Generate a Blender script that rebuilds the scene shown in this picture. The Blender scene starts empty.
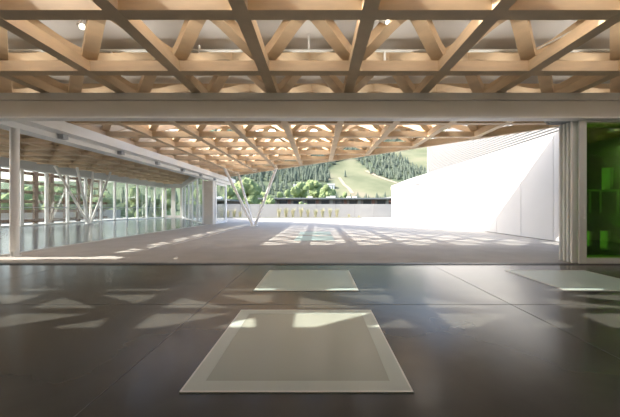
import bpy, bmesh, math, random
from mathutils import Vector, Matrix, noise
random.seed(7)
S = bpy.context.scene
C = S.collection

# ---------------------------------------------------------------- camera, sky, sun, exposure
cam_d = bpy.data.cameras.new('camera')
cam = bpy.data.objects.new('camera', cam_d); C.objects.link(cam)
cam.location = (0, 0, 1.5); cam.rotation_euler = (math.pi / 2, 0, 0)
cam_d.lens = 17.0; cam_d.sensor_width = 36.0
cam_d.shift_x = -8 / 620; cam_d.shift_y = -0.5 / 620
cam_d.clip_end = 4000
S.camera = cam

w = bpy.data.worlds.new('sky'); S.world = w; w.use_nodes = True
nt = w.node_tree; nt.nodes.clear()
sky = nt.nodes.new('ShaderNodeTexSky'); sky.sky_type = 'NISHITA'; sky.sun_disc = False
sky.sun_elevation = math.radians(44); sky.sun_rotation = math.radians(-97)
sky.air_density = 1.0; sky.dust_density = 4.0; sky.ozone_density = 0.6
bg = nt.nodes.new('ShaderNodeBackground'); bg.inputs['Strength'].default_value = 0.38
wo = nt.nodes.new('ShaderNodeOutputWorld')
nt.links.new(sky.outputs[0], bg.inputs[0]); nt.links.new(bg.outputs[0], wo.inputs[0])

SUN = Vector((1.0, 0.12, -1.0)).normalized()
sd = bpy.data.lights.new('sun', 'SUN'); sd.energy = 5.8; sd.angle = math.radians(0.53); sd.color = (1.0, 0.955, 0.88)
so = bpy.data.objects.new('sun', sd); C.objects.link(so); so.location = (-40, -5, 40)
so.rotation_euler = SUN.to_track_quat('-Z', 'Y').to_euler()

vs = S.view_settings
vs.view_transform = 'Standard'; vs.look = 'None'; vs.gamma = 1.0; vs.use_curve_mapping = False
vs.exposure = 0.72
S.cycles.transparent_max_bounces = 40

# ---------------------------------------------------------------- materials
def mat(name, col, rough=0.6, spec=0.5, var=0.0, scale=4.0, stretch=None, bump=0.0, metallic=0.0, col2=None, rvar=0.0, lo=.3, hi=.7):
    m = bpy.data.materials.new(name); m.use_nodes = True
    t = m.node_tree; b = t.nodes['Principled BSDF']
    b.inputs['Base Color'].default_value = (*col, 1); b.inputs['Roughness'].default_value = rough
    b.inputs['Specular IOR Level'].default_value = spec; b.inputs['Metallic'].default_value = metallic
    if var or bump or col2 or rvar:
        tc = t.nodes.new('ShaderNodeTexCoord'); mp = t.nodes.new('ShaderNodeMapping')
        if stretch: mp.inputs['Scale'].default_value = stretch
        n = t.nodes.new('ShaderNodeTexNoise'); n.inputs['Scale'].default_value = scale; n.inputs['Detail'].default_value = 5
        t.links.new(tc.outputs['Object'], mp.inputs[0]); t.links.new(mp.outputs[0], n.inputs['Vector'])
        if var or col2:
            r = t.nodes.new('ShaderNodeValToRGB')
            c2 = col2 or tuple(min(1, c * (1 + var)) for c in col)
            c1 = col if col2 else tuple(c * (1 - var) for c in col)
            r.color_ramp.elements[0].position = lo; r.color_ramp.elements[1].position = hi
            r.color_ramp.elements[0].color = (*c1, 1); r.color_ramp.elements[1].color = (*c2, 1)
            t.links.new(n.outputs[0], r.inputs[0]); t.links.new(r.outputs[0], b.inputs['Base Color'])
        if rvar:
            mr = t.nodes.new('ShaderNodeMapRange'); mr.inputs['To Min'].default_value = max(0.02, rough - rvar); mr.inputs['To Max'].default_value = rough + rvar
            t.links.new(n.outputs[0], mr.inputs[0]); t.links.new(mr.outputs[0], b.inputs['Roughness'])
        if bump:
            bp = t.nodes.new('ShaderNodeBump'); bp.inputs['Strength'].default_value = bump; bp.inputs['Distance'].default_value = 0.02
            t.links.new(n.outputs[0], bp.inputs['Height']); t.links.new(bp.outputs[0], b.inputs['Normal'])
    return m

def glass(name, tint, refl=0.08):
    m = bpy.data.materials.new(name); m.use_nodes = True
    t = m.node_tree; t.nodes.clear()
    o = t.nodes.new('ShaderNodeOutputMaterial'); mx = t.nodes.new('ShaderNodeMixShader')
    tr = t.nodes.new('ShaderNodeBsdfTransparent'); tr.inputs[0].default_value = (*tint, 1)
    gl = t.nodes.new('ShaderNodeBsdfGlossy'); gl.inputs['Roughness'].default_value = 0.01
    fr = t.nodes.new('ShaderNodeLayerWeight'); fr.inputs['Blend'].default_value = 0.25
    mr = t.nodes.new('ShaderNodeMapRange'); mr.inputs['To Min'].default_value = refl * 0.5; mr.inputs['To Max'].default_value = 0.45
    t.links.new(fr.outputs['Fresnel'], mr.inputs[0]); t.links.new(mr.outputs[0], mx.inputs[0])
    t.links.new(tr.outputs[0], mx.inputs[1]); t.links.new(gl.outputs[0], mx.inputs[2]); t.links.new(mx.outputs[0], o.inputs[0])
    return m

M = {}
M['wood'] = mat('spruce_glulam', (.70, .54, .36), .55, .3, var=.08, scale=1.6, stretch=(1.3, 1.3, 6), bump=.05)
M['wood_dark'] = mat('brown_woven_timber', (.10, .055, .035), .6, .3, var=.3, scale=3)
M['white_steel'] = mat('white_painted_steel', (.88, .875, .85), .4, .5, var=.02, scale=2)
M['header'] = mat('grey_white_cladding', (.66, .665, .63), .45, .5, var=.03, scale=1.5)
M['joint'] = mat('dark_joint', (.10, .10, .095), .7)
M['bracket'] = mat('grey_galvanised_bracket', (.45, .47, .50), .45)
M['ceiling'] = mat('white_ceiling_panel', (.80, .78, .75), .8, .2, var=.02, scale=1.2)
M['floor'] = mat('polished_dark_concrete', (.056, .055, .047), .21, .42, var=.30, scale=.8, lo=.3, hi=.7)
M['deck'] = mat('grey_concrete_deck', (.36, .34, .305), .72, .3, col2=(.42, .40, .365), scale=1.1, bump=.05)
M['pavilion_floor'] = mat('shiny_grey_concrete', (.075, .082, .085), .17, .3, var=.1, scale=1.0)
M['threshold'] = mat('pale_metal_threshold', (.62, .61, .58), .4)
M['sill'] = mat('dark_steel_sill', (.045, .043, .04), .45)
M['panel_white'] = mat('white_wall_panel', (.61, .61, .60), .5, .4, var=.012, scale=.8)
M['louver'] = mat('white_louver', (.31, .31, .305), .5)
M['louver_back'] = mat('pale_grey_backing', (.21, .21, .21), .7)
M['pier'] = mat('grey_beige_pier', (.66, .63, .58), .6, var=.04)
M['clear'] = glass('clear_glass', (.95, .98, .973))
M['green'] = glass('green_tinted_glass', (.775, .905, .64), .015)
M['frost_rim'] = mat('pale_green_glass_rim', (.42, .47, .42), .35, .5)
M['frost'] = mat('frosted_floor_glass', (.30, .325, .27), .28, .5, var=.03, scale=.5)
M['frost_pale'] = mat('pale_frosted_floor_glass', (.36, .45, .415), .28, .5, var=.02)
M['metal_line'] = mat('thin_steel_edge', (.65, .66, .62), .35, metallic=.6)
M['concrete'] = mat('pale_concrete_panel', (.34, .34, .325), .75, .3, var=.05, scale=.7)
M['kerb'] = mat('grey_green_kerb', (.28, .29, .25), .8, var=.1)
M['grass_tuft'] = mat('ornamental_grass', (.46, .42, .27), .8, .2, col2=(.36, .37, .22), scale=1.5)
M['brick'] = mat('red_brown_brick', (.16, .085, .07), .85, .2, var=.15, scale=2)
M['bwall'] = mat('dark_grey_facade', (.15, .13, .12), .85, .2, var=.1)
M['bpale'] = mat('pale_building_band', (.20, .19, .18), .8)
M['bglass'] = mat('dark_window', (.02, .025, .03), .1, .6)
M['roofm'] = mat('grey_roof', (.20, .21, .21), .7)
M['rooftop'] = mat('white_rooftop_unit', (.8, .8, .78), .5)
M['conifer'] = mat('conifer_needles', (.11, .145, .115), .9, .1, col2=(.15, .175, .135), scale=.15)  # distance haze is mixed into the needle colour
M['leaf'] = mat('deciduous_leaves', (.16, .215, .10), .9, .1, col2=(.24, .29, .14), scale=.6, bump=.5)
M['bark'] = mat('brown_bark', (.12, .08, .05), .9, .1)
M['trail'] = mat('pale_dirt_trail', (.28, .25, .19), .9, .1)
M['handle'] = mat('brushed_handle', (.7, .7, .68), .3, metallic=.5)
M['lamp_white'] = mat('white_lamp_housing', (.85, .85, .83), .4)
le = bpy.data.materials.new('lit_lamp_face'); le.use_nodes = True
le.node_tree.nodes['Principled BSDF'].inputs['Emission Color'].default_value = (1, .9, .75, 1)
le.node_tree.nodes['Principled BSDF'].inputs['Emission Strength'].default_value = 2.5
M['lit'] = le

# ---------------------------------------------------------------- helpers
class MB:
    def __init__(s): s.v = []; s.f = []
    def raw(s, vs, fs):
        o = len(s.v); s.v += [tuple(v) for v in vs]; s.f += [tuple(i + o for i in f) for f in fs]; return s
    def box(s, x0, x1, y0, y1, z0, z1):
        return s.raw([(x0,y0,z0),(x1,y0,z0),(x1,y1,z0),(x0,y1,z0),(x0,y0,z1),(x1,y0,z1),(x1,y1,z1),(x0,y1,z1)],
              [(0,3,2,1),(4,5,6,7),(0,1,5,4),(1,2,6,5),(2,3,7,6),(3,0,4,7)])
    def prism(s, pts, z0, z1):                       # pts counter-clockwise in plan
        n = len(pts)
        return s.raw([(x,y,z0) for x,y in pts] + [(x,y,z1) for x,y in pts],
              [tuple(range(n-1,-1,-1)), tuple(range(n,2*n))] + [(i,(i+1)%n,n+(i+1)%n,n+i) for i in range(n)])
    def wallbar(s, a, b, th, z0, z1):                # upright slab between plan points a and b
        a = Vector(a); b = Vector(b); d = (b - a).normalized(); n = Vector((-d.y, d.x)) * th / 2
        return s.prism([a - n, b - n, b + n, a + n], z0, z1)
    def tube(s, p, q, r, r2=None, n=14):
        p = Vector(p); q = Vector(q); r2 = r if r2 is None else r2
        d = (q - p).normalized(); u = d.orthogonal().normalized(); v = d.cross(u)
        vs = []
        for c, rr in ((p, r), (q, r2)):
            for i in range(n):
                a = 2*math.pi*i/n; vs.append(c + (u*math.cos(a) + v*math.sin(a))*rr)
        return s.raw(vs, [tuple(range(n-1,-1,-1)), tuple(range(n,2*n))] + [(i,(i+1)%n,n+(i+1)%n,n+i) for i in range(n)])
    def build(s, name, m, parent=None, bevel=0.0, smooth=False):
        me = bpy.data.meshes.new(name); me.from_pydata(s.v, [], s.f); me.update()
        if m: me.materials.append(m)
        o = bpy.data.objects.new(name, me); C.objects.link(o)
        if parent:
            o.parent = parent; o.matrix_parent_inverse = Matrix.Translation(-Vector(parent.location))
        if bevel:
            b = o.modifiers.new('bevel', 'BEVEL'); b.width = bevel; b.segments = 2; b.limit_method = 'ANGLE'
        if smooth:
            me.polygons.foreach_set('use_smooth', [True]*len(me.polygons))
        return o

def tag(o, label, cat, group=None, kind=None):
    o['label'] = label; o['category'] = cat
    if group: o['group'] = group
    if kind: o['kind'] = kind
    return o
def thing(name, loc, label, cat, group=None, kind=None):
    o = bpy.data.objects.new(name, None); C.objects.link(o); o.location = loc; o.empty_display_size = .2
    return tag(o, label, cat, group, kind)
def struct(o, label, cat):
    return tag(o, label, cat, kind='structure')
def copy_tree(o, parent=None):
    c = o.copy(); C.objects.link(c)
    if parent: c.parent = parent
    for ch in list(o.children): copy_tree(ch, c)
    return c

# ---------------------------------------------------------------- floors
mb = MB().box(-14, 13, -6, 7.72, -.3, 0)
struct(mb.build('floor', M['floor']), 'dark polished concrete floor of the room in the foreground', 'floor')
DECK_X = 10.6
mb = MB().prism([(-9.93,7.96),(13,7.96),(13,46),(-21.2,46),(-10.2,27.05),(-9.93,26.6)], -.3, 0)
struct(mb.build('terrace_deck', M['deck']), 'grey concrete terrace deck beyond the open doorway', 'floor')
mb = MB().prism([(-24.6,7.72),(-14,7.72),(-14,7.96),(-10.05,7.96),(-10.05,26.9),(-21.2,46),(-24.6,46)], -.3, 0)
struct(mb.build('pavilion_floor', M['pavilion_floor']), 'shiny grey floor of the glazed pavilion', 'floor')
mb = MB().box(-14, 13, 7.72, 7.96, -.3, .012)
struct(mb.build('trim_1', M['sill']), 'dark steel door sill between the room floor and the terrace', 'sill')
mb = MB().box(-10.05, -9.93, 7.96, 26.6, -.3, .02)
struct(mb.build('trim_2', M['threshold']), 'pale metal threshold strip along the pavilion edge of the terrace', 'threshold')
mb = MB()
for y in (1.2, 4.55): mb.box(-14, 13, y-.006, y+.006, -.01, .0015)
for x in (-1.75, 3.0, -6.5): mb.box(x-.006, x+.006, -6, 7.72, -.01, .0015)
struct(mb.build('trim_3', M['sill']), 'thin dark control joints in the polished floor', 'floor joint')
mb = MB().box(-6.0, -5.9, 12, 23.5, -.01, .004)
struct(mb.build('trim_4', M['threshold']), 'long pale drain slot running along the terrace deck', 'drain')

struct(MB().box(-30, 30, -40, -6, -.3, -.02).build('terrace_deck', M['concrete']), 'pale paved court behind the foreground room, out of the picture', 'floor')  # added sunlit ground, bounces light up to ceiling and header
struct(MB().box(-31.2, -31, 8, 46, -.5, 1.25).build('parapet_wall', M['concrete']), 'pale parapet outside the pavilion, behind the woven timber screen', 'wall')
struct(MB().box(-31, -24.7, 8, 46, -.5, -.05).build('terrace_deck', M['concrete']), 'narrow paved strip outside the pavilion windows', 'floor')
# ---------------------------------------------------------------- roof and ceiling
def room_ceiling():
    struct(MB().box(-14, 13, -6, 2.95, 5.68, 6.0).build('ceiling', M['ceiling']), 'white ceiling above the timber frame over the foreground room', 'ceiling')
    struct(MB().prism([(-9.9,4.75),(13,4.75),(13,8.2),(11.6,8.2),(8.6,11.2),(-9.9,11.2)], 5.68, 6.0).build('ceiling', M['ceiling']),
           'white ceiling strip above the timber frame on both sides of the white header beam', 'ceiling')
    struct(MB().prism([(6.2,11.2),(8.6,11.2),(-9.0,28.8),(-9.0,26.4)], 5.68, 6.0).build('ceiling', M['ceiling']),
           'pale roof band along the slanting outer edge of the terrace roof', 'ceiling')
room_ceiling()
struct(MB().wallbar((11.7,8.2),(-9.0,28.9),.18,5.3,8.1).build('trim_5', M['white_steel']), 'white upstand along the slanting terrace roof edge', 'roof edge')  # added height, sets where the roof shadow falls on the wall
struct(MB().box(-13.9, -9.9, 4.75, 7.9, 5.68, 6.0).build('ceiling', M['ceiling']), 'white ceiling piece over the far end of the foreground room beside the steel column', 'ceiling')
def diagx(y): return -10.4 - (y-27)*.574
mb = MB().prism([(-24.8,8.2),(-13.4,8.2),(-13.4,32.2),(-21.3,46.2),(-24.8,46.2)], 6.32, 6.55)
mb.prism([(-12.55,8.2),(-9.2,8.2),(-9.2,26.9),(-10.4,27.1),(-12.55,30.7)], 6.32, 6.55)
struct(mb.build('ceiling', M['ceiling']), 'white ceiling above the timber frame of the glazed pavilion', 'ceiling')
struct(MB().box(-9.9, -9.4, 8.2, 31.3, 4.54, 6.9).build('trim_6', M['white_steel']), 'white upstand wall above the long fascia beam', 'roof edge')
struct(MB().box(-14.2, -14, -6, 7.7, -.3, 6.0).build('wall_left', M['ceiling']), 'white side wall of the foreground room beside the pavilion', 'wall')
struct(MB().box(13, 13.2, -6, 8.0, -.3, 6.0).build('wall_east', M['ceiling']), 'white side wall of the foreground room beyond the green glass', 'wall')

struct(MB().box(-14, 13, -6.2, -6, 1.0, 6.0).build('wall_back', M['ceiling']), 'white wall above the opening behind the camera', 'wall')  # added rear wall, low opening keeps sky light off the floor
# ---------------------------------------------------------------- timber space frames
def runs(fn, t0, t1, step=.05):
    out = []; a = None; t = t0
    while t <= t1 + 1e-6:
        if fn(t):
            if a is None: a = t
            b = t
        elif a is not None:
            out.append((a, b)); a = None
        t += step
    if a is not None: out.append((a, b))
    return [(p, q) for p, q in out if q - p > .5]
def space_frame(root, hb, inside, x0, x1, y0, y1, nx=.8, ny=6.63, planks=False):
    xs = [nx + 2*k for k in range(-20, 20) if x0 < nx + 2*k < x1]
    ys = [ny + 2*k for k in range(-10, 30) if y0 < ny + 2*k < y1]
    xt = [nx + 1 + 2*k for k in range(-20, 20) if x0 < nx + 1 + 2*k < x1]
    yt = [ny + 1 + 2*k for k in range(-10, 30) if y0 < ny + 1 + 2*k < y1]
    for name, XS, YS, za, zb, hw in (('bottom_chord', xs, ys, hb, hb+.23, .12), ('top_chord', xt, yt, hb+.65, hb+1.0, .10)):
        for y in YS:
            for a, b in runs(lambda t: inside(t, y), x0, x1):
                MB().box(a, b, y-hw, y+hw, za, zb).build(name, M['wood'], root)
                if planks and name == 'top_chord' and y > 11: MB().box(a, b, y-.26, y+.26, hb+1.03, hb+1.08).build('roof_board', M['wood'], root)
        for x in (XS if name == 'bottom_chord' else ()):
            for a, b in runs(lambda t: inside(x, t), y0, y1):
                MB().box(x-hw, x+hw, a, b, za-.006, zb-.006).build(name, M['wood'], root)
    zlo, zhi = hb+.35, hb+.83
    def z(x): return (zlo+zhi)/2 - (zhi-zlo)/2*math.cos(math.pi*(x-nx))
    for sgn in (1, -1):
        for k in range(-40, 40):
            c = ny - sgn*nx + 2*k
            for a, b in runs(lambda t: inside(t, c + sgn*t), x0, x1):
                n = max(2, int((b-a)/.125)); vs = []; fs = []
                w2 = .135; ox, oy = (w2*.7071, -w2*.7071*sgn)
                for i in range(n+1):
                    x = a + (b-a)*i/n; y = c + sgn*x; zz = z(x)
                    sl = (zhi-zlo)/2*math.pi*math.sin(math.pi*(x-nx))/1.414
                    hh = .105*math.sqrt(1+sl*sl)
                    for sx, hz in ((-1,-hh),(1,-hh),(1,hh),(-1,hh)):
                        vs.append((x + sx*ox, y + sx*oy, zz + hz))
                for i in range(n):
                    for j in range(4):
                        p = i*4+j; q = i*4+(j+1)%4
                        fs.append((p, q, q+4, p+4) if sgn > 0 else (p, p+4, q+4, q))
                e = n*4
                fs += [(3,2,1,0),(e,e+1,e+2,e+3)] if sgn > 0 else [(0,1,2,3),(e+3,e+2,e+1,e)]
                MB().raw(vs, fs).build('wave_web', M['wood'], root)
HB = 4.55
def in_main(x, y):
    if y < 7.0 or (y < 8.3 and x > 9): return -13.9 < x < 12.9
    return -9.33 < x and x + y < 19.85
fr = thing('timber_roof_frame', (0, 6.5, HB), 'pale spruce space frame of crossing beams and curved struts over the room and terrace', 'roof frame')
space_frame(fr, HB, in_main, -13.9, 12.9, -4.5, 29, planks=False)
MB().wallbar((11.2,8.65),(-9.3,29.15),.16,HB-.02,HB+.3).build('edge_beam', M['wood'], fr)
MB().box(-9.385, -9.335, 8.3, 29, HB, 5.6).build('edge_board', M['wood'], fr)
HL = 5.2
def in_left(x, y):
    return -23.6 < x < -10.0 and 8.4 < y < 45.6 and (y < 27 or x < diagx(y) - .3)
fl = thing('timber_roof_frame', (-17, 20, HL), 'shaded timber space frame hanging low over the glazed pavilion beside the white fascia', 'roof frame')
space_frame(fl, HL, in_left, -23.6, -10.0, 8.4, 45.6, nx=-23.2+.5)

# ---------------------------------------------------------------- header beam over the doorway
hd = thing('header_beam', (0, 7.8, 3.84), 'long pale grey header beam spanning the whole doorway', 'beam')
MB().box(-13.9, 12.9, 7.66, 7.94, 4.33, 4.52).build('upper_cladding', M['header'], hd, .008)
MB().box(-13.9, 12.9, 7.68, 7.94, 3.90, 4.32).build('lower_cladding', M['header'], hd, .008)
MB().box(-13.9, 12.9, 7.72, 7.94, 3.95, 4.40).build('backing', M['joint'], hd)
MB().box(-13.9, 12.9, 7.66, 7.95, 3.855, 3.895).build('lower_trim', M['white_steel'], hd, .005)
for y in (8.085, 8.21, 8.335):
    MB().box(6.5, 12.9, y-.02, y+.02, 3.87, 3.96).build('door_track', M['bracket'], hd)
MB().box(6.5, 12.9, 7.95, 8.42, 3.96, 4.0).build('track_plate', M['white_steel'], hd)

# ---------------------------------------------------------------- steel column, fascia
co = thing('steel_column', (-9.45, 9.12, 0), 'round pale steel column standing at the near corner of the pavilion', 'column')
MB().tube((-9.45,9.12,.16), (-9.45,9.12,4.15), .115, n=28).build('shaft', M['white_steel'], co, smooth=False)
MB().box(-9.55,-9.35,9.0,9.24,0,.03).build('base_plate', M['white_steel'], co)
for dx in (-.055, .055): MB().box(-9.45+dx-.018,-9.45+dx+.018,9.04,9.2,.03,.17).build('foot_fin', M['white_steel'], co)
fa = thing('fascia_beam', (-9.4, 19, 4), 'long white steel fascia beam along the roof edge of the pavilion', 'beam')
MB().box(-9.9, -8.85, 8.05, 31.4, 4.16, 4.53).build('upper_box', M['white_steel'], fa, .012)
MB().box(-9.9, -9.33, 8.05, 31.4, 3.97, 4.155).build('lower_rail', M['white_steel'], fa, .01)
for y in (10.6, 13.72, 16.85, 19.97, 23.1, 26.2):
    MB().box(-9.328, -9.13, y-.11, y+.11, 3.99, 4.158).build('bracket', M['bracket'], fa)

# ---------------------------------------------------------------- pavilion glazing
WX = -24.3
struct(MB().box(-24.7, -24.1, 7.9, 46.3, 4.72, 6.32).build('wall_left', M['panel_white']), 'white band above the long row of pavilion windows', 'wall')
win_n = [0]
def bay(a, b, z0, z1, transom=None, st=.11, side=None, label='', bottom=.12, col='white_steel', door=False):
    win_n[0] += 1
    a = Vector(a); b = Vector(b); d = (b-a).normalized(); L = (b-a).length
    nm = ('door_%d' if door else 'window_%d') % win_n[0]
    r = thing(nm, (a.x, a.y, 0), label, 'glass door' if door else 'window', kind='structure')
    f = MB().wallbar(a, a + d*st, .16, z0, z1); f.wallbar(b - d*st, b, .16, z0, z1)
    f.wallbar(a + d*st, b - d*st, .14, z0, z0+bottom); f.wallbar(a + d*st, b - d*st, .14, z1-.1, z1)
    f.build('frame', M[col], r)
    if transom: MB().wallbar(a + d*st, b - d*st, .07, transom-.03, transom+.03).build('transom', M['bracket'], r)
    MB().wallbar(a + d*st, b - d*st, .02, z0+bottom, z1-.1).build('glass_pane', M['clear'], r)
    return r
ys = [19.6, 21.8, 24.0, 26.2, 28.4, 30.6, 32.8, 35.0, 37.2, 39.4, 41.5, 43.6, 45.9]
cnt = ['nearest the steel column', 'second', 'third', 'fourth', 'fifth', 'sixth', 'seventh', 'eighth', 'ninth', 'tenth', 'eleventh', 'farthest']
for i in range(len(ys)-1):
    bay((WX, ys[i]+.01), (WX, ys[i+1]-.01), 0, 4.72, 1.55, label='tall white framed pavilion window, ' + (cnt[i] + ' from the steel column along the row' if 0 < i < 11 else cnt[i] + (' end of the row' if i else ' in the row')))
struct(MB().box(-24.38, -24.22, 7.9, 19.6, 0, 4.72).build('wall_left', M['clear']), 'plain glass wall of the pavilion out of frame beside its windows', 'glass wall')
# end wall of two doors, then the slanting glass side
def P(y, off=0): return (diagx(y)+off, y)
struct(MB().box(-24.4, -21.0, 45.9, 46.2, 4.72, 6.32).build('wall_back', M['panel_white']), 'white band above the two far pavilion doors', 'wall')
bay((-24.1, 45.95), (-22.7, 45.95), 0, 4.72, None, .3, label='glass door in wide pale frame at the far end of the pavilion, beside the window row', bottom=.35, col='pier', door=True)
bay((-22.68, 45.95), (-21.3, 45.95), 0, 4.72, None, .3, label='glass door in wide pale frame at the far end of the pavilion, beside the slanting glass wall', bottom=.35, col='pier', door=True)
yy = [45.8, 42.2, 38.6, 35.0, 31.4, 28.0]
where = ['beside the far doors', 'second from the far doors', 'in the middle', 'second from the grey pier', 'next to the grey pier']
for i in range(5):
    bay(P(yy[i]), P(yy[i+1]+.02), 0, 4.72, None, .14, label='tall glass bay of the slanting pavilion wall, ' + where[i])
struct(MB().wallbar(P(45.9), P(27.6), .3, 4.72, 6.32).build('wall_far', M['panel_white']), 'white band above the slanting glass wall of the pavilion', 'wall')
struct(MB().box(-10.42, -9.6, 26.7, 27.3, 0, 3.97).build('pier', M['pier'], bevel=.01), 'grey beige pier at the far end of the fascia beam', 'pier')
gd = thing('glass_door', (-9.75, 29.4, 0), 'tall white framed glass door leaf beyond the grey pier', 'door')
f = MB().box(-9.82,-9.68,27.75,28.0,0,3.95); f.box(-9.82,-9.68,30.75,31.1,0,3.95); f.box(-9.82,-9.68,28.0,30.75,0,.2); f.box(-9.82,-9.68,28.0,30.75,3.75,3.95)
f.build('frame', M['white_steel'], gd)
MB().box(-9.76,-9.74,28.0,30.75,.2,3.75).build('glass_pane', M['clear'], gd)

# struts
def strut_col(name, base, tops, r, label):
    t = thing(name, (base[0], base[1], 0), label, 'column')
    for tp in tops:
        b = Vector((base[0] + (tp[0]-base[0])*.05, base[1] + (tp[1]-base[1])*.05, .06))
        MB().tube(b, tp, r, n=18).build('strut', M['white_steel'], t)
    MB().tube((base[0], base[1], 0), (base[0], base[1], .07), .32, n=24).build('base_plate', M['white_steel'], t)
    return t
strut_col('strut_column', (-5.35, 24.5), [(-7.2, 22.5, HB+.05), (-7.2, 26.45, HB+.05), (-3.2, 22.5, HB+.05)], .105,
          'leaning white steel struts meeting at one foot on the terrace deck')
strut_col('strut_column', (-22.3, 28.6), [(-23.4,26.0,5.25), (-21.9,26.6,5.25), (-23.3,30.3,5.25), (-21.6,30.5,5.25)], .10,
          'four leaning white steel struts inside the pavilion before the windows')

# ---------------------------------------------------------------- sliding doors stack and green glass door
def slide(name, x0, x1, y, label, group=None, handle=False, st=.17, gm='green'):
    t = thing(name, (x0, y, 0.012), label, 'door', group)
    f = MB().box(x0, x0+st, y-.03, y+.03, .014, 3.85); f.box(x1-st, x1, y-.03, y+.03, .014, 3.85)
    f.box(x0+st, x1-st, y-.03, y+.03, .014, .16); f.box(x0+st, x1-st, y-.03, y+.03, 3.79, 3.85)
    f.build('frame', M['header' if handle else 'white_steel'], t, .006)
    MB().box(x0+st, x1-st, y-.008, y+.008, .16, 3.79).build('glass_pane', M[gm], t)
    if handle:
        h = MB().tube((x0+.09,y-.09,1.20),(x0+.09,y-.09,1.58),.016,n=12); h.tube((x0+.09,y-.09,1.24),(x0+.09,y-.025,1.24),.012,n=10); h.tube((x0+.09,y-.09,1.54),(x0+.09,y-.025,1.54),.012,n=10)
        h.build('handle', M['handle'], t)
    return t
slide('glazed_door', 6.98, 9.6, 7.84, 'white framed green glass door with a pull handle at the side of the doorway', handle=True, st=.19)
for i, wh in enumerate(('directly behind the handled door', 'second behind the handled door', 'third behind the handled door', 'outermost of the stack, farthest onto the terrace')):
    slide('sliding_panel', 6.88 - .0*i, 9.5, 7.96 + .125*i, 'parked white framed sliding glass panel, ' + wh, 'parked sliding glass panels')

pt = thing('partition', (9.2, 9.05, 0), 'dark partition with openings and a pale rail, seen dimly through the green glass', 'partition')  # added behind the glass, openings stand in for the bright green shapes
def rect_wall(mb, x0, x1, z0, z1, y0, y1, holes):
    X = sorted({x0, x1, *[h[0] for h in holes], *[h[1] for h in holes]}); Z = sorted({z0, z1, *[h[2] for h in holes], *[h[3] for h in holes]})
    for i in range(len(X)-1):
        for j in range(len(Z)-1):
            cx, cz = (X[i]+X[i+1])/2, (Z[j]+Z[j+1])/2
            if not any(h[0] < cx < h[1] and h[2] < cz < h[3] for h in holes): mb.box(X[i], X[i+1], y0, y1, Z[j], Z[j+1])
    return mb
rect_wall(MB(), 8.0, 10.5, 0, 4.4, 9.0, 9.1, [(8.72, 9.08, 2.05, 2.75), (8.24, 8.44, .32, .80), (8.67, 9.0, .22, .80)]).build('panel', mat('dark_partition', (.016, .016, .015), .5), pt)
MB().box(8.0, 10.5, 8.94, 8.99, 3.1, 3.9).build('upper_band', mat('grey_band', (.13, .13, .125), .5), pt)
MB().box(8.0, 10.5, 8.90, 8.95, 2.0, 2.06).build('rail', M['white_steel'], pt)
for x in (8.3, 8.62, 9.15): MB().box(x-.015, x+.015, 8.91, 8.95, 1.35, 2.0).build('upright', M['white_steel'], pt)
# ---------------------------------------------------------------- right side wall, tower
wr = thing('wall_right', (DECK_X, 28, 0), 'white panelled wall with a sloping top along the terrace', 'wall', kind='structure')
ed = [8.3, 11.1, 13.2, 15.3, 17.4, 19.5, 21.7, 23.9, 26.0, 28.1, 30.2, 33.8, 36.4, 39.2, 42.5]
def topz(y): return 4.86 - max(0, (y-36))*.03
for i in range(len(ed)-1):
    a, b = ed[i]+.012, ed[i+1]-.012
    z0 = 4.1 if ed[i] in (30.2, 39.2) else .03
    MB().raw([(DECK_X,a,z0),(DECK_X+.12,a,z0),(DECK_X+.12,b,z0),(DECK_X,b,z0),(DECK_X,a,topz(a)),(DECK_X+.12,a,topz(a)),(DECK_X+.12,b,topz(b)),(DECK_X,b,topz(b))],
             [(0,3,2,1),(4,5,6,7),(0,1,5,4),(1,2,6,5),(2,3,7,6),(3,0,4,7)]).build('panel', M['panel_white'], wr)
    if z0 > 1: MB().box(DECK_X+.10, DECK_X+.16, a+.06, b-.06, .03, 4.05).build('door_leaf', M['panel_white'], wr); MB().box(DECK_X+.02, DECK_X+.1, a, a+.1, .03, 4.1).box(DECK_X+.02, DECK_X+.1, b-.1, b, .03, 4.1).box(DECK_X+.02, DECK_X+.1, a+.1, b-.1, 4.0, 4.1).build('door_frame', M['louver_back'], wr)  # grey strips paint the shadow outline around the door recess
MB().box(DECK_X+.13, DECK_X+.4, 8.3, 42.5, -.02, 4.5).build('core', M['joint'], wr)
tw = thing('louvered_tower', (14, 24, 0), 'white slatted rooftop screen rising behind the long white wall', 'louver screen')
mb = MB(); z = 3.9
while z < 8.8:
    mb.box(12.0, 12.09, 11.0, 31.9, z, z+.085); z += .15
mb.build('slats', M['louver'], tw)
MB().box(12.12, 12.5, 11.0, 31.9, -.2, 8.9).build('backing', M['louver_back'], tw)
p = MB().box(11.98, 12.5, 31.9, 32.15, -.2, 8.9); p.build('end_post', M['louver'], tw)

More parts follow.
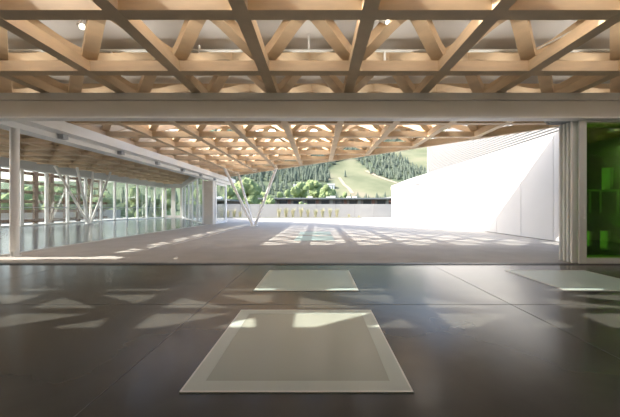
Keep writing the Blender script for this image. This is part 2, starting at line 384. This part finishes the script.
# ---------------------------------------------------------------- floor skylights
def skylight(x0, x1, y0, y1, label, pane, rim=.16):
    t = thing('floor_skylight', ((x0+x1)/2, (y0+y1)/2, 0), label, 'floor skylight', 'walk-on floor skylights')
    f = MB().box(x0, x1, y0, y0+rim, -.02, .010); f.box(x0, x1, y1-rim, y1, -.02, .010); f.box(x0, x0+rim, y0+rim, y1-rim, -.02, .010); f.box(x1-rim, x1, y0+rim, y1-rim, -.02, .010)
    f.build('rim', M['frost_rim'], t)
    MB().box(x0+rim, x1-rim, y0+rim, y1-rim, -.02, .007).build('glass_pane', M[pane], t)
    e = MB().box(x0-.015, x1+.015, y0-.015, y0, -.02, .011); e.box(x0-.015, x1+.015, y1, y1+.015, -.02, .011); e.box(x0-.015, x0, y0, y1, -.02, .011); e.box(x1, x1+.015, y0, y1, -.02, .011)
    e.build('edge_strip', M['metal_line'], t)
skylight(-1.11, .76, 2.385, 4.27, 'large frosted floor skylight nearest the camera, with a wide pale rim', 'frost', .14)
skylight(-1.15, .72, 5.29, 7.0, 'pale frosted floor skylight between the large one and the dark door sill', 'frost_pale', .05)
skylight(4.5, 6.35, 5.29, 7.0, 'pale frosted floor skylight before the green glass door', 'frost_pale', .05)
skylight(-1.1, .76, 13.4, 15.6, 'sunlit frosted skylight in the terrace deck, nearer of the pair', 'frost_pale', .05)
skylight(-1.1, .76, 16.3, 18.5, 'sunlit frosted skylight in the terrace deck, farther of the pair', 'frost_pale', .05)

# ---------------------------------------------------------------- pipes and spotlights in the roof
sp = thing('sprinkler_pipe', (0, 7.02, 5.1), 'thin white sprinkler pipe with drops running across among the roof struts', 'pipe')
MB().tube((-13.9, 7.02, 5.27), (12.9, 7.02, 5.27), .035, n=12).build('main_pipe', M['header'], sp)
for x, za, zb in ((-.22, 5.27, 5.66), (-4.95, 5.05, 5.27), (1.6, 5.03, 5.27), (-2.85, 5.2, 5.4)):
    MB().tube((x, 7.02, za), (x, 7.02, zb), .026, n=10).build('drop', M['white_steel'], sp)
cd = MB().tube((5.9, 4.2, 5.2), (4.6, 6.9, 4.95), .02, n=8)
tag(cd.build('conduit', M['white_steel']), 'slim pale conduit slanting along a beam near the green glass door', 'pipe')
def spot(x, y, z, label):
    t = thing('spotlight', (x, y, z), label, 'spotlight', 'white spotlights under the ceiling')
    MB().tube((x, y+.02, z+.05), (x, y+.02, 5.68), .014, n=8).build('stem', M['lamp_white'], t)
    MB().tube((x-.07, y+.05, z+.05), (x+.05, y-.02, z-.03), .05, .065, n=16).build('can', M['lamp_white'], t)
    MB().tube((x+.051, y-.021, z-.031), (x+.06, y-.026, z-.037), .055, n=16).build('lamp_face', M['lit'], t)
for k, x in enumerate((-10.2, -8.2, -6.2, -4.2, -2.2, -.2, 1.8, 3.8, 5.8, 7.8, 9.8)):  # unseen uplights added to brighten the ceiling and beam faces
    t = thing('uplight', (x, 5.2, 5.1), 'slim white uplight on a stem among the roof struts, above the picture', 'lamp', 'uplights under the ceiling')
    MB().tube((x, 5.2, 5.0), (x, 5.2, 5.68), .014, n=8).build('stem', M['lamp_white'], t)
    MB().tube((x, 5.2, 4.96), (x, 5.2, 5.02), .07, n=16).build('dish', M['lamp_white'], t)
    ld = bpy.data.lights.new('uplight', 'POINT'); ld.energy = 8; ld.color = (1, .93, .83); ld.shadow_soft_size = .06
    lo_ = bpy.data.objects.new('uplight_bulb', ld); C.objects.link(lo_); lo_.parent = t; lo_.location = (0, .12, .08)
for yb in (4.63, 6.70, 8.70):  # unseen strips added on the beam tops to light the ceiling panels
  for x in ((-12.2, -10.2) if yb < 8 else ()) + ( -8.2, -6.2, -4.2, -2.2, -.2, 1.8, 3.8, 5.8, 7.8, 9.8, 11.8):
    t = thing('light_strip', (x, yb, 4.785), 'thin white strip light lying hidden on top of a ceiling beam', 'lamp', 'strip lights on the beam tops')
    MB().box(x-.5, x+.5, yb-.04, yb+.04, 4.785, 4.805).build('housing', M['lamp_white'], t)
    ld = bpy.data.lights.new('strip_glow', 'AREA'); ld.shape = 'RECTANGLE'; ld.size = 1.0; ld.size_y = .16; ld.energy = {4.63: 15.0, 6.70: 2.6, 8.70: 2.6}[yb]; ld.color = (1, .96, .90)
    lo_ = bpy.data.objects.new('strip_glow', ld); C.objects.link(lo_); lo_.parent = t; lo_.location = (0, 0, .03); lo_.rotation_euler = (math.pi, 0, 0)
spot(-5.15, 6.35, 5.45, 'small white spotlight under the ceiling on the pavilion side')
spot(1.32, 5.8, 5.22, 'small lit spotlight near the middle of the ceiling')

# ---------------------------------------------------------------- parapet, kerb, grasses
pa = thing('parapet_wall', (0, 46, 0), 'pale concrete parapet closing the far end of the terrace', 'wall', kind='structure')
x = -21.2; 
while x < 13.5:
    MB().box(x+.015, x+2.985, 46.05, 46.3, -.3, 2.12).build('panel', M['concrete'], pa); x += 3.0
MB().box(-21.2, 13.5, 46.15, 46.28, -.3, 2.08).build('core', M['joint'], pa)
struct(MB().box(-14, 6.5, 43.6, 43.8, 0, .14).build('kerb_1', M['kerb']), 'low grey kerb in front of the grasses by the parapet', 'kerb')
def grass(x, y, h, label, n=100):
    mb = MB()
    for i in range(n):
        a = random.uniform(0, 2*math.pi); r = random.uniform(0, .16); ln = random.uniform(.1, .29)*h
        p0 = Vector((x+r*math.cos(a), y+r*math.sin(a), 0)); hh = h*random.uniform(.6, 1)
        p1 = p0 + Vector((math.cos(a)*ln*.35, math.sin(a)*ln*.35, hh*.65)); p2 = p0 + Vector((math.cos(a)*ln, math.sin(a)*ln, hh))
        s = Vector((-math.sin(a), math.cos(a), 0))*.022
        mb.raw([p0-s, p0+s, p1+s*.8, p1-s*.8, p2], [(0,1,2,3),(3,2,4)])
    return tag(mb.build('ornamental_grass', M['grass_tuft']), label, 'grass plant', 'grass clumps before the parapet')
gx = [(228,1.3),(234,1.5),(240,1.1),(279,1.6),(286,1.7),(293,1.6),(301,1.75),(308,1.5),(315.5,1.4),(322.5,1.5),(330,1.7),(337,1.5),(349,.6),(359,.4)]
lab = ['seen through the glass door leaf', 'just behind the strut column, outer side', 'between the strut column legs', 'first beyond the strut column', 'second beyond the strut column', 'third beyond the strut column', 'fourth beyond the strut column, tall',
       'fifth beyond the strut column', 'sixth beyond the strut column', 'seventh beyond the strut column', 'eighth beyond the strut column, tall', 'last full one toward the white wall', 'small one toward the white wall', 'tiniest one, nearest the white wall']
for (px, h), l in zip(gx, lab):
    grass((px-318)/293*44.4, 44.4, h*1.08, 'dry green clump of ornamental grass by the parapet, ' + l)

# ---------------------------------------------------------------- woven timber screen outside the pavilion
ws = thing('woven_screen', (-27.5, 30, -1), 'dark brown woven timber screen standing outside the pavilion windows', 'screen')
for j, z in enumerate((.15, 1.05, 1.95, 2.85, 3.75, 4.65)):
    mb = MB(); n = 60; vs = []; fs = []
    for i in range(n+1):
        y = 18 + 20*i/n; xo = -27.5 + .16*math.sin(math.pi*(y/1.7) + (j % 2)*math.pi)
        vs += [(xo-.02,y,z),(xo+.02,y,z),(xo+.02,y,z+.30),(xo-.02,y,z+.30)]
    for i in range(n):
        for k in range(4):
            p_ = i*4+k; q_ = i*4+(k+1)%4; fs.append((p_, p_+4, q_+4, q_))
    mb.raw(vs, fs); mb.build('woven_band', M['wood_dark'], ws)
y = 18.3
while y < 38:
    MB().box(-27.6, -27.4, y-.2, y+.2, -1, 5.4).build('upright', M['wood_dark'], ws); y += 1.7

# ---------------------------------------------------------------- hillside
def sm(a, b, t): t = min(1, max(0, (t-a)/(b-a))); return t*t*(3-2*t)
def hill(x, y):
    u = x/max(y, 1)
    m = .30 + .70*sm(-.75, -.22, u)
    r = max(0, y-200)
    z = -9 + .40*r*m
    z += sm(0, 200, r)*(10*noise.noise((x*.006, y*.006, 0)) + 4*noise.noise((x*.018, y*.018, 3)))
    return z
def pix(x, y, z): return 318 + 293*x/y, 208 - 293*(z-1.5)/y
ME1 = [(327,172),(337,163),(352,157),(361,163),(371,173),(390,180),(402,183),(392,199),(338,199),(333,186)]
ME2 = [(383,151),(400,140),(430,128),(500,110),(500,190),(440,178),(430,170),(415,168),(402,159)]
def inpoly(px, py, P_):
    c = False; j = len(P_)-1
    for i in range(len(P_)):
        if (P_[i][1] > py) != (P_[j][1] > py) and px < (P_[j][0]-P_[i][0])*(py-P_[i][1])/(P_[j][1]-P_[i][1])+P_[i][0]: c = not c
        j = i
    return c
def meadow(x, y):
    px, py = pix(x, y, hill(x, y))
    px += 3*noise.noise((x*.03, y*.03, 9)); py += 2*noise.noise((x*.03, y*.03, 19))
    return inpoly(px, py, ME1) or inpoly(px, py, ME2)
nx_, ny_ = 120, 110
vs_, fs_, cov = [], [], []
for j in range(ny_+1):
    y = 48 + (j/ny_)**1.5*1050
    for i in range(nx_+1):
        x = y*(-1.5 + 2.4*i/nx_)
        vs_.append((x, y, hill(x, y))); cov.append(1.0 if (y > 150 and meadow(x, y)) else 0.0)
for j in range(ny_):
    for i in range(nx_):
        a = j*(nx_+1)+i; fs_.append((a, a+1, a+nx_+2, a+nx_+1))
hm = bpy.data.materials.new('hillside_ground'); hm.use_nodes = True
t = hm.node_tree; b = t.nodes['Principled BSDF']; b.inputs['Roughness'].default_value = .95; b.inputs['Specular IOR Level'].default_value = .1
at = t.nodes.new('ShaderNodeAttribute'); at.attribute_name = 'cover'
tc = t.nodes.new('ShaderNodeTexCoord')
n1 = t.nodes.new('ShaderNodeTexNoise'); n1.inputs['Scale'].default_value = .022; n1.inputs['Detail'].default_value = 6
r1 = t.nodes.new('ShaderNodeValToRGB'); e_ = r1.color_ramp.elements
e_[0].position = .36; e_[0].color = (.115, .13, .08, 1); e_[1].position = .66; e_[1].color = (.195, .18, .13, 1)  # pale muted ground tones include distance haze
mm = e_.new(.52) if hasattr(e_, 'new') else None
if mm: mm.color = (.16, .17, .108, 1)
mix = t.nodes.new('ShaderNodeMix'); mix.data_type = 'RGBA'; mix.inputs[6].default_value = (.085, .11, .07, 1)
t.links.new(tc.outputs['Object'], n1.inputs['Vector']); t.links.new(n1.outputs[0], r1.inputs[0])
t.links.new(at.outputs['Fac'], mix.inputs[0]); t.links.new(r1.outputs[0], mix.inputs[7]); t.links.new(mix.outputs[2], b.inputs['Base Color'])
ho = MB().raw(vs_, fs_).build('hills', hm, smooth=True)
ca = ho.data.attributes.new('cover', 'FLOAT', 'POINT'); ca.data.foreach_set('value', cov)
struct(ho, 'green mountainside with ski clearings rising behind the town', 'hillside')

def on_hill(px, py):                                  # ground point seen in that direction
    u = (px-318)/293; e = (208-py)/293; y = 205
    while y < 1090:
        if hill(u*y, y) - 1.5 >= e*y: break
        y += 1
    return Vector((u*y, y, hill(u*y, y)))
def ribbon(pts, wd, label):
    wd *= .6
    P3 = [on_hill(*p) for p in pts]; fine = []
    for i in range(len(P3)-1):
        for k in range(8):
            q = P3[i].lerp(P3[i+1], k/8); fine.append(Vector((q.x, q.y, 0)))
    vs, fs = [], []
    for i, q in enumerate(fine):
        d = (fine[min(i+1, len(fine)-1)] - fine[max(i-1, 0)]).normalized(); n = Vector((-d.y, d.x, 0))*wd
        for s in (-1, 1):
            r = q + n*s; vs.append((r.x, r.y, hill(r.x, r.y)+.45))
    for i in range(len(fine)-1): fs.append((2*i, 2*i+1, 2*i+3, 2*i+2))
    struct(MB().raw(vs, fs).build('path', M['trail']), label, 'trail')
ribbon([(339,178),(344,185),(349,189),(353,195)], 2.6, 'pale dirt trail winding down the lower ski clearing')
ribbon([(366,171),(376,176),(386,180),(399,184)], 3.2, 'pale dirt trail slanting across the clearing below the forest band')
#ribbon([(334,177),(341,172),(352,174)], 1.6, 'short faint trail across the upper part of the ski clearing')

# ---------------------------------------------------------------- trees
def conifer_mesh(seed):
    rnd = random.Random(seed); vs, fs = [], []
    def add(v, f):
        o = len(vs); vs.extend(v); fs.extend([tuple(i+o for i in q) for q in f])
    n = 6; add([(math.cos(2*math.pi*i/n)*.018, math.sin(2*math.pi*i/n)*.018, 0) for i in range(n)] + [(0,0,.9)], [(i,(i+1)%n,n) for i in range(n)])
    L = 8
    for l in range(L):
        z0 = .10 + .80*l/L; r = .19*(1 - l/L)**.85 + .02; zt = min(1, z0 + .26*(1-.4*l/L)); m = 14
        ph = rnd.uniform(0, 6.28); v = [(0,0,zt)]
        for i in range(m):
            rr = r*(1.0 if i % 2 == 0 else .66)*rnd.uniform(.85, 1.12); a = ph + 2*math.pi*i/m
            v.append((rr*math.cos(a), rr*math.sin(a), z0 - (.02 if i % 2 == 0 else -.02)))
        add(v, [(0, 1+i, 1+(i+1) % m) for i in range(m)] + [tuple(range(m, 0, -1))])
    return vs, fs
protos = []
for s_ in range(3):
    v, f = conifer_mesh(s_); me = bpy.data.meshes.new('conifer'); me.from_pydata(v, [], f); me.materials.append(M['conifer'])
    protos.append((me, v, f))
HOUSES = [on_hill(331, 188), on_hill(297, 189.0)]
cand = []; rnd = random.Random(3); tries = 0
while tries < 260000 and len(cand) < 8500:
    tries += 1
    y = 215 + rnd.random()**1.2*800; px = rnd.uniform(214, 470); x = (px-318)/293*y
    if rnd.random() > y/360: continue
    z = hill(x, y); px, py = pix(x, y, z)
    if py > 204 or any((x-q.x)**2 + (y-q.y)**2 < 90 for q in HOUSES): continue
    if meadow(x, y):
        if rnd.random() > .006: continue
    cand.append((x, y, z, rnd.uniform(6, 10.5) if y > 260 else rnd.uniform(5, 7.5)))
for k in range(170):
    px = rnd.uniform(-20, 214); y = rnd.uniform(150, 420); x = (px-318)/293*y
    cand.append((x, y, hill(x, y), rnd.uniform(10, 16)))
cand.sort(key=lambda c: c[1])
near = []
for c in cand:
    if c[1] > 222 and len(near) < 298 and all((c[0]-q[0])**2 + (c[1]-q[1])**2 > (.235*(c[3]+q[3]))**2 for q in near): near.append(c)
cut = near[-1][1]; cand = [c for c in cand if c in near or c[1] > cut + 6 or c[1] <= 205]; ns = set(near); far = [c for c in cand if c not in ns]
for i, (x, y, z, h) in enumerate(near):
    o = bpy.data.objects.new('conifer_tree', protos[i % 3][0]); C.objects.link(o)
    o.location = (x, y, z-.3); o.scale = (h, h, h); o.rotation_euler = (0, 0, rnd.uniform(0, 6.28))
    tag(o, 'dark green conifer in the front rows of the forest on the mountainside', 'tree', 'conifers in the front rows of the hillside forest')
mb = MB()
for i, (x, y, z, h) in enumerate(far):
    _, v, f = protos[i % 3]; a = rnd.uniform(0, 6.28); ca_, sa_ = math.cos(a)*h, math.sin(a)*h
    mb.raw([(x + p[0]*ca_ - p[1]*sa_, y + p[0]*sa_ + p[1]*ca_, z - .3 + p[2]*h) for p in v], f)
tag(mb.build('conifer_forest', M['conifer']), 'dense conifer forest higher up the mountainside', 'forest', kind='stuff')

def leafy(name, x, y, z, h, r, label, group='leafy trees beyond the parapet', seed=0):
    t = thing(name, (x, y, z), label, 'tree', group)
    MB().tube((x, y, z), (x, y, z+h*.55), .035*h*.6, .02*h*.5, n=8).build('trunk', M['bark'], t)
    rnd = random.Random(seed); bm = bmesh.new()
    for k in range(16):
        a = rnd.uniform(0, 6.28); q = rnd.random()**.6*r*.72; zz = z + h*.62 + rnd.uniform(-.32, .30)*h
        rr = r*rnd.uniform(.30, .5)
        bmesh.ops.create_icosphere(bm, subdivisions=3, radius=rr, matrix=Matrix.Translation((x+q*math.cos(a), y+q*math.sin(a), zz)))
    for v in bm.verts:
        d = 0.22*r*noise.noise(v.co*(2.6/r)) + 0.16*r*noise.noise(v.co*(7.5/r))
        n = (v.co - Vector((x, y, z+h*.6))).normalized(); v.co += n*d
    me = bpy.data.meshes.new('crown'); bm.to_mesh(me); bm.free(); me.materials.append(M['leaf'])
    o = bpy.data.objects.new('crown', me); C.objects.link(o); o.parent = t; o.matrix_parent_inverse = Matrix.Translation(-Vector((x, y, z)))
for i, (px, py, d, r, l) in enumerate([
    (246, 180, 130, 6.6, 'large rounded leafy tree behind the strut column'), (232, 186, 110, 4.6, 'leafy tree seen just past the glass door leaf'),
    (261, 187, 150, 5.0, 'leafy tree between the strut column and the flat roof'), (268, 195, 84, 2.6, 'small round leafy tree touching the parapet beside the strut column'),
    (303, 200, 84, 1.7, 'small bush like tree in front of the low dark building'), (300, 183, 190, 6.5, 'leafy tree over the flat roof, nearest the strut column'),
    (314, 178, 210, 6.5, 'leafy tree over the flat roof, second from the strut column'), (327, 184, 185, 6.0, 'leafy tree over the flat roof, at the foot of the ski clearing'),
    (285, 190, 165, 5.0, 'low leafy tree just above the near end of the flat roof'), (342, 190, 195, 4.5, 'lone leafy tree on the edge of the ski clearing'),
    (20, 188, 95, 7, 'leafy tree outside the pavilion, behind the steel column'), (60, 190, 110, 7, 'leafy tree outside the pavilion behind the strut column there'),
    (105, 190, 100, 6, 'leafy tree outside the pavilion, seen at the middle windows'), (136, 188, 118, 4.4, 'leafy tree outside the pavilion, seen near the far doors'),
    (164, 189, 122, 4.6, 'leafy tree seen through the far pavilion doors'), (203, 187, 68, 3.4, 'leafy tree seen through the slanting pavilion glass')]):
    zt = 1.5 + (208-py)/293*d; zb = hill((px-318)/293*d, d)
    leafy('leafy_tree', (px-318)/293*d, d, zb, (zt-zb), r, l, seed=i)

# ---------------------------------------------------------------- town buildings
def building(name, x0, x1, y, zt, label, wall, pitch=4.2):
    t = thing(name, ((x0+x1)/2, y, -9), label, 'building')
    MB().box(x0, x1, y, y+14, -9, zt-.45).build('wall', M[wall], t)
    MB().box(x0-.8, x1+.8, y-1.4, y+14.5, zt-.45, zt).build('roof', M['roofm'], t)
    x = x0 + 1.2; k = 0
    while x + pitch*.55 < x1:
        f = MB().box(x, x+pitch*.55, y-.12, y+.05, zt-2.6, zt-.75).build('window', M['bglass'], t)
        MB().box(x+pitch*.55+.3, x+pitch*.55+1.1, y-.3, y+.05, -9, zt-.5).build('pilaster', M['brick'] if k % 2 else M['bpale'], t)
        x += pitch; k += 1
    for _ in range(max(2, int((x1-x0)/7))):
        xx = random.uniform(x0+1, x1-2); s = random.uniform(.5, 1.3)
        MB().box(xx, xx+s*1.6, y+3, y+4.5, zt, zt+s*.7).build('rooftop_unit', M['rooftop'], t)
building('low_building', -17.0, 20.5, 88, 4.55, 'long low dark building with a flat roof beyond the parapet', 'bwall')
building('low_building', 22.4, 27.5, 87, 4.9, 'red brown brick building at the white wall end of the flat roofs', 'brick', 3.0)
building('low_building', -33.5, -24.5, 80, 3.9, 'low dark building seen past the glass door leaf', 'bwall')
for i, (px, py, d, wl) in enumerate(((331, 188, 214, 'pale house among the trees at the foot of the ski clearing'), (297, 189.0, 208, 'pale house among the trees over the flat roof'))):
    g = on_hill(px, py); x, y, z = g
    t = thing('house', (x, y, z), wl, 'house')
    MB().box(x-3, x+3, y-3, y+3, z-2, z+2.5).build('wall', M['rooftop'], t)
    MB().raw([(x-3.5,y-3.5,z+2.4),(x+3.5,y-3.5,z+2.4),(x+3.5,y+3.5,z+2.4),(x-3.5,y+3.5,z+2.4),(x-3.5,y,z+4),(x+3.5,y,z+4)],
             [(0,1,5,4),(2,3,4,5),(0,4,3),(1,2,5),(3,2,1,0)]).build('roof', M['roofm'], t)
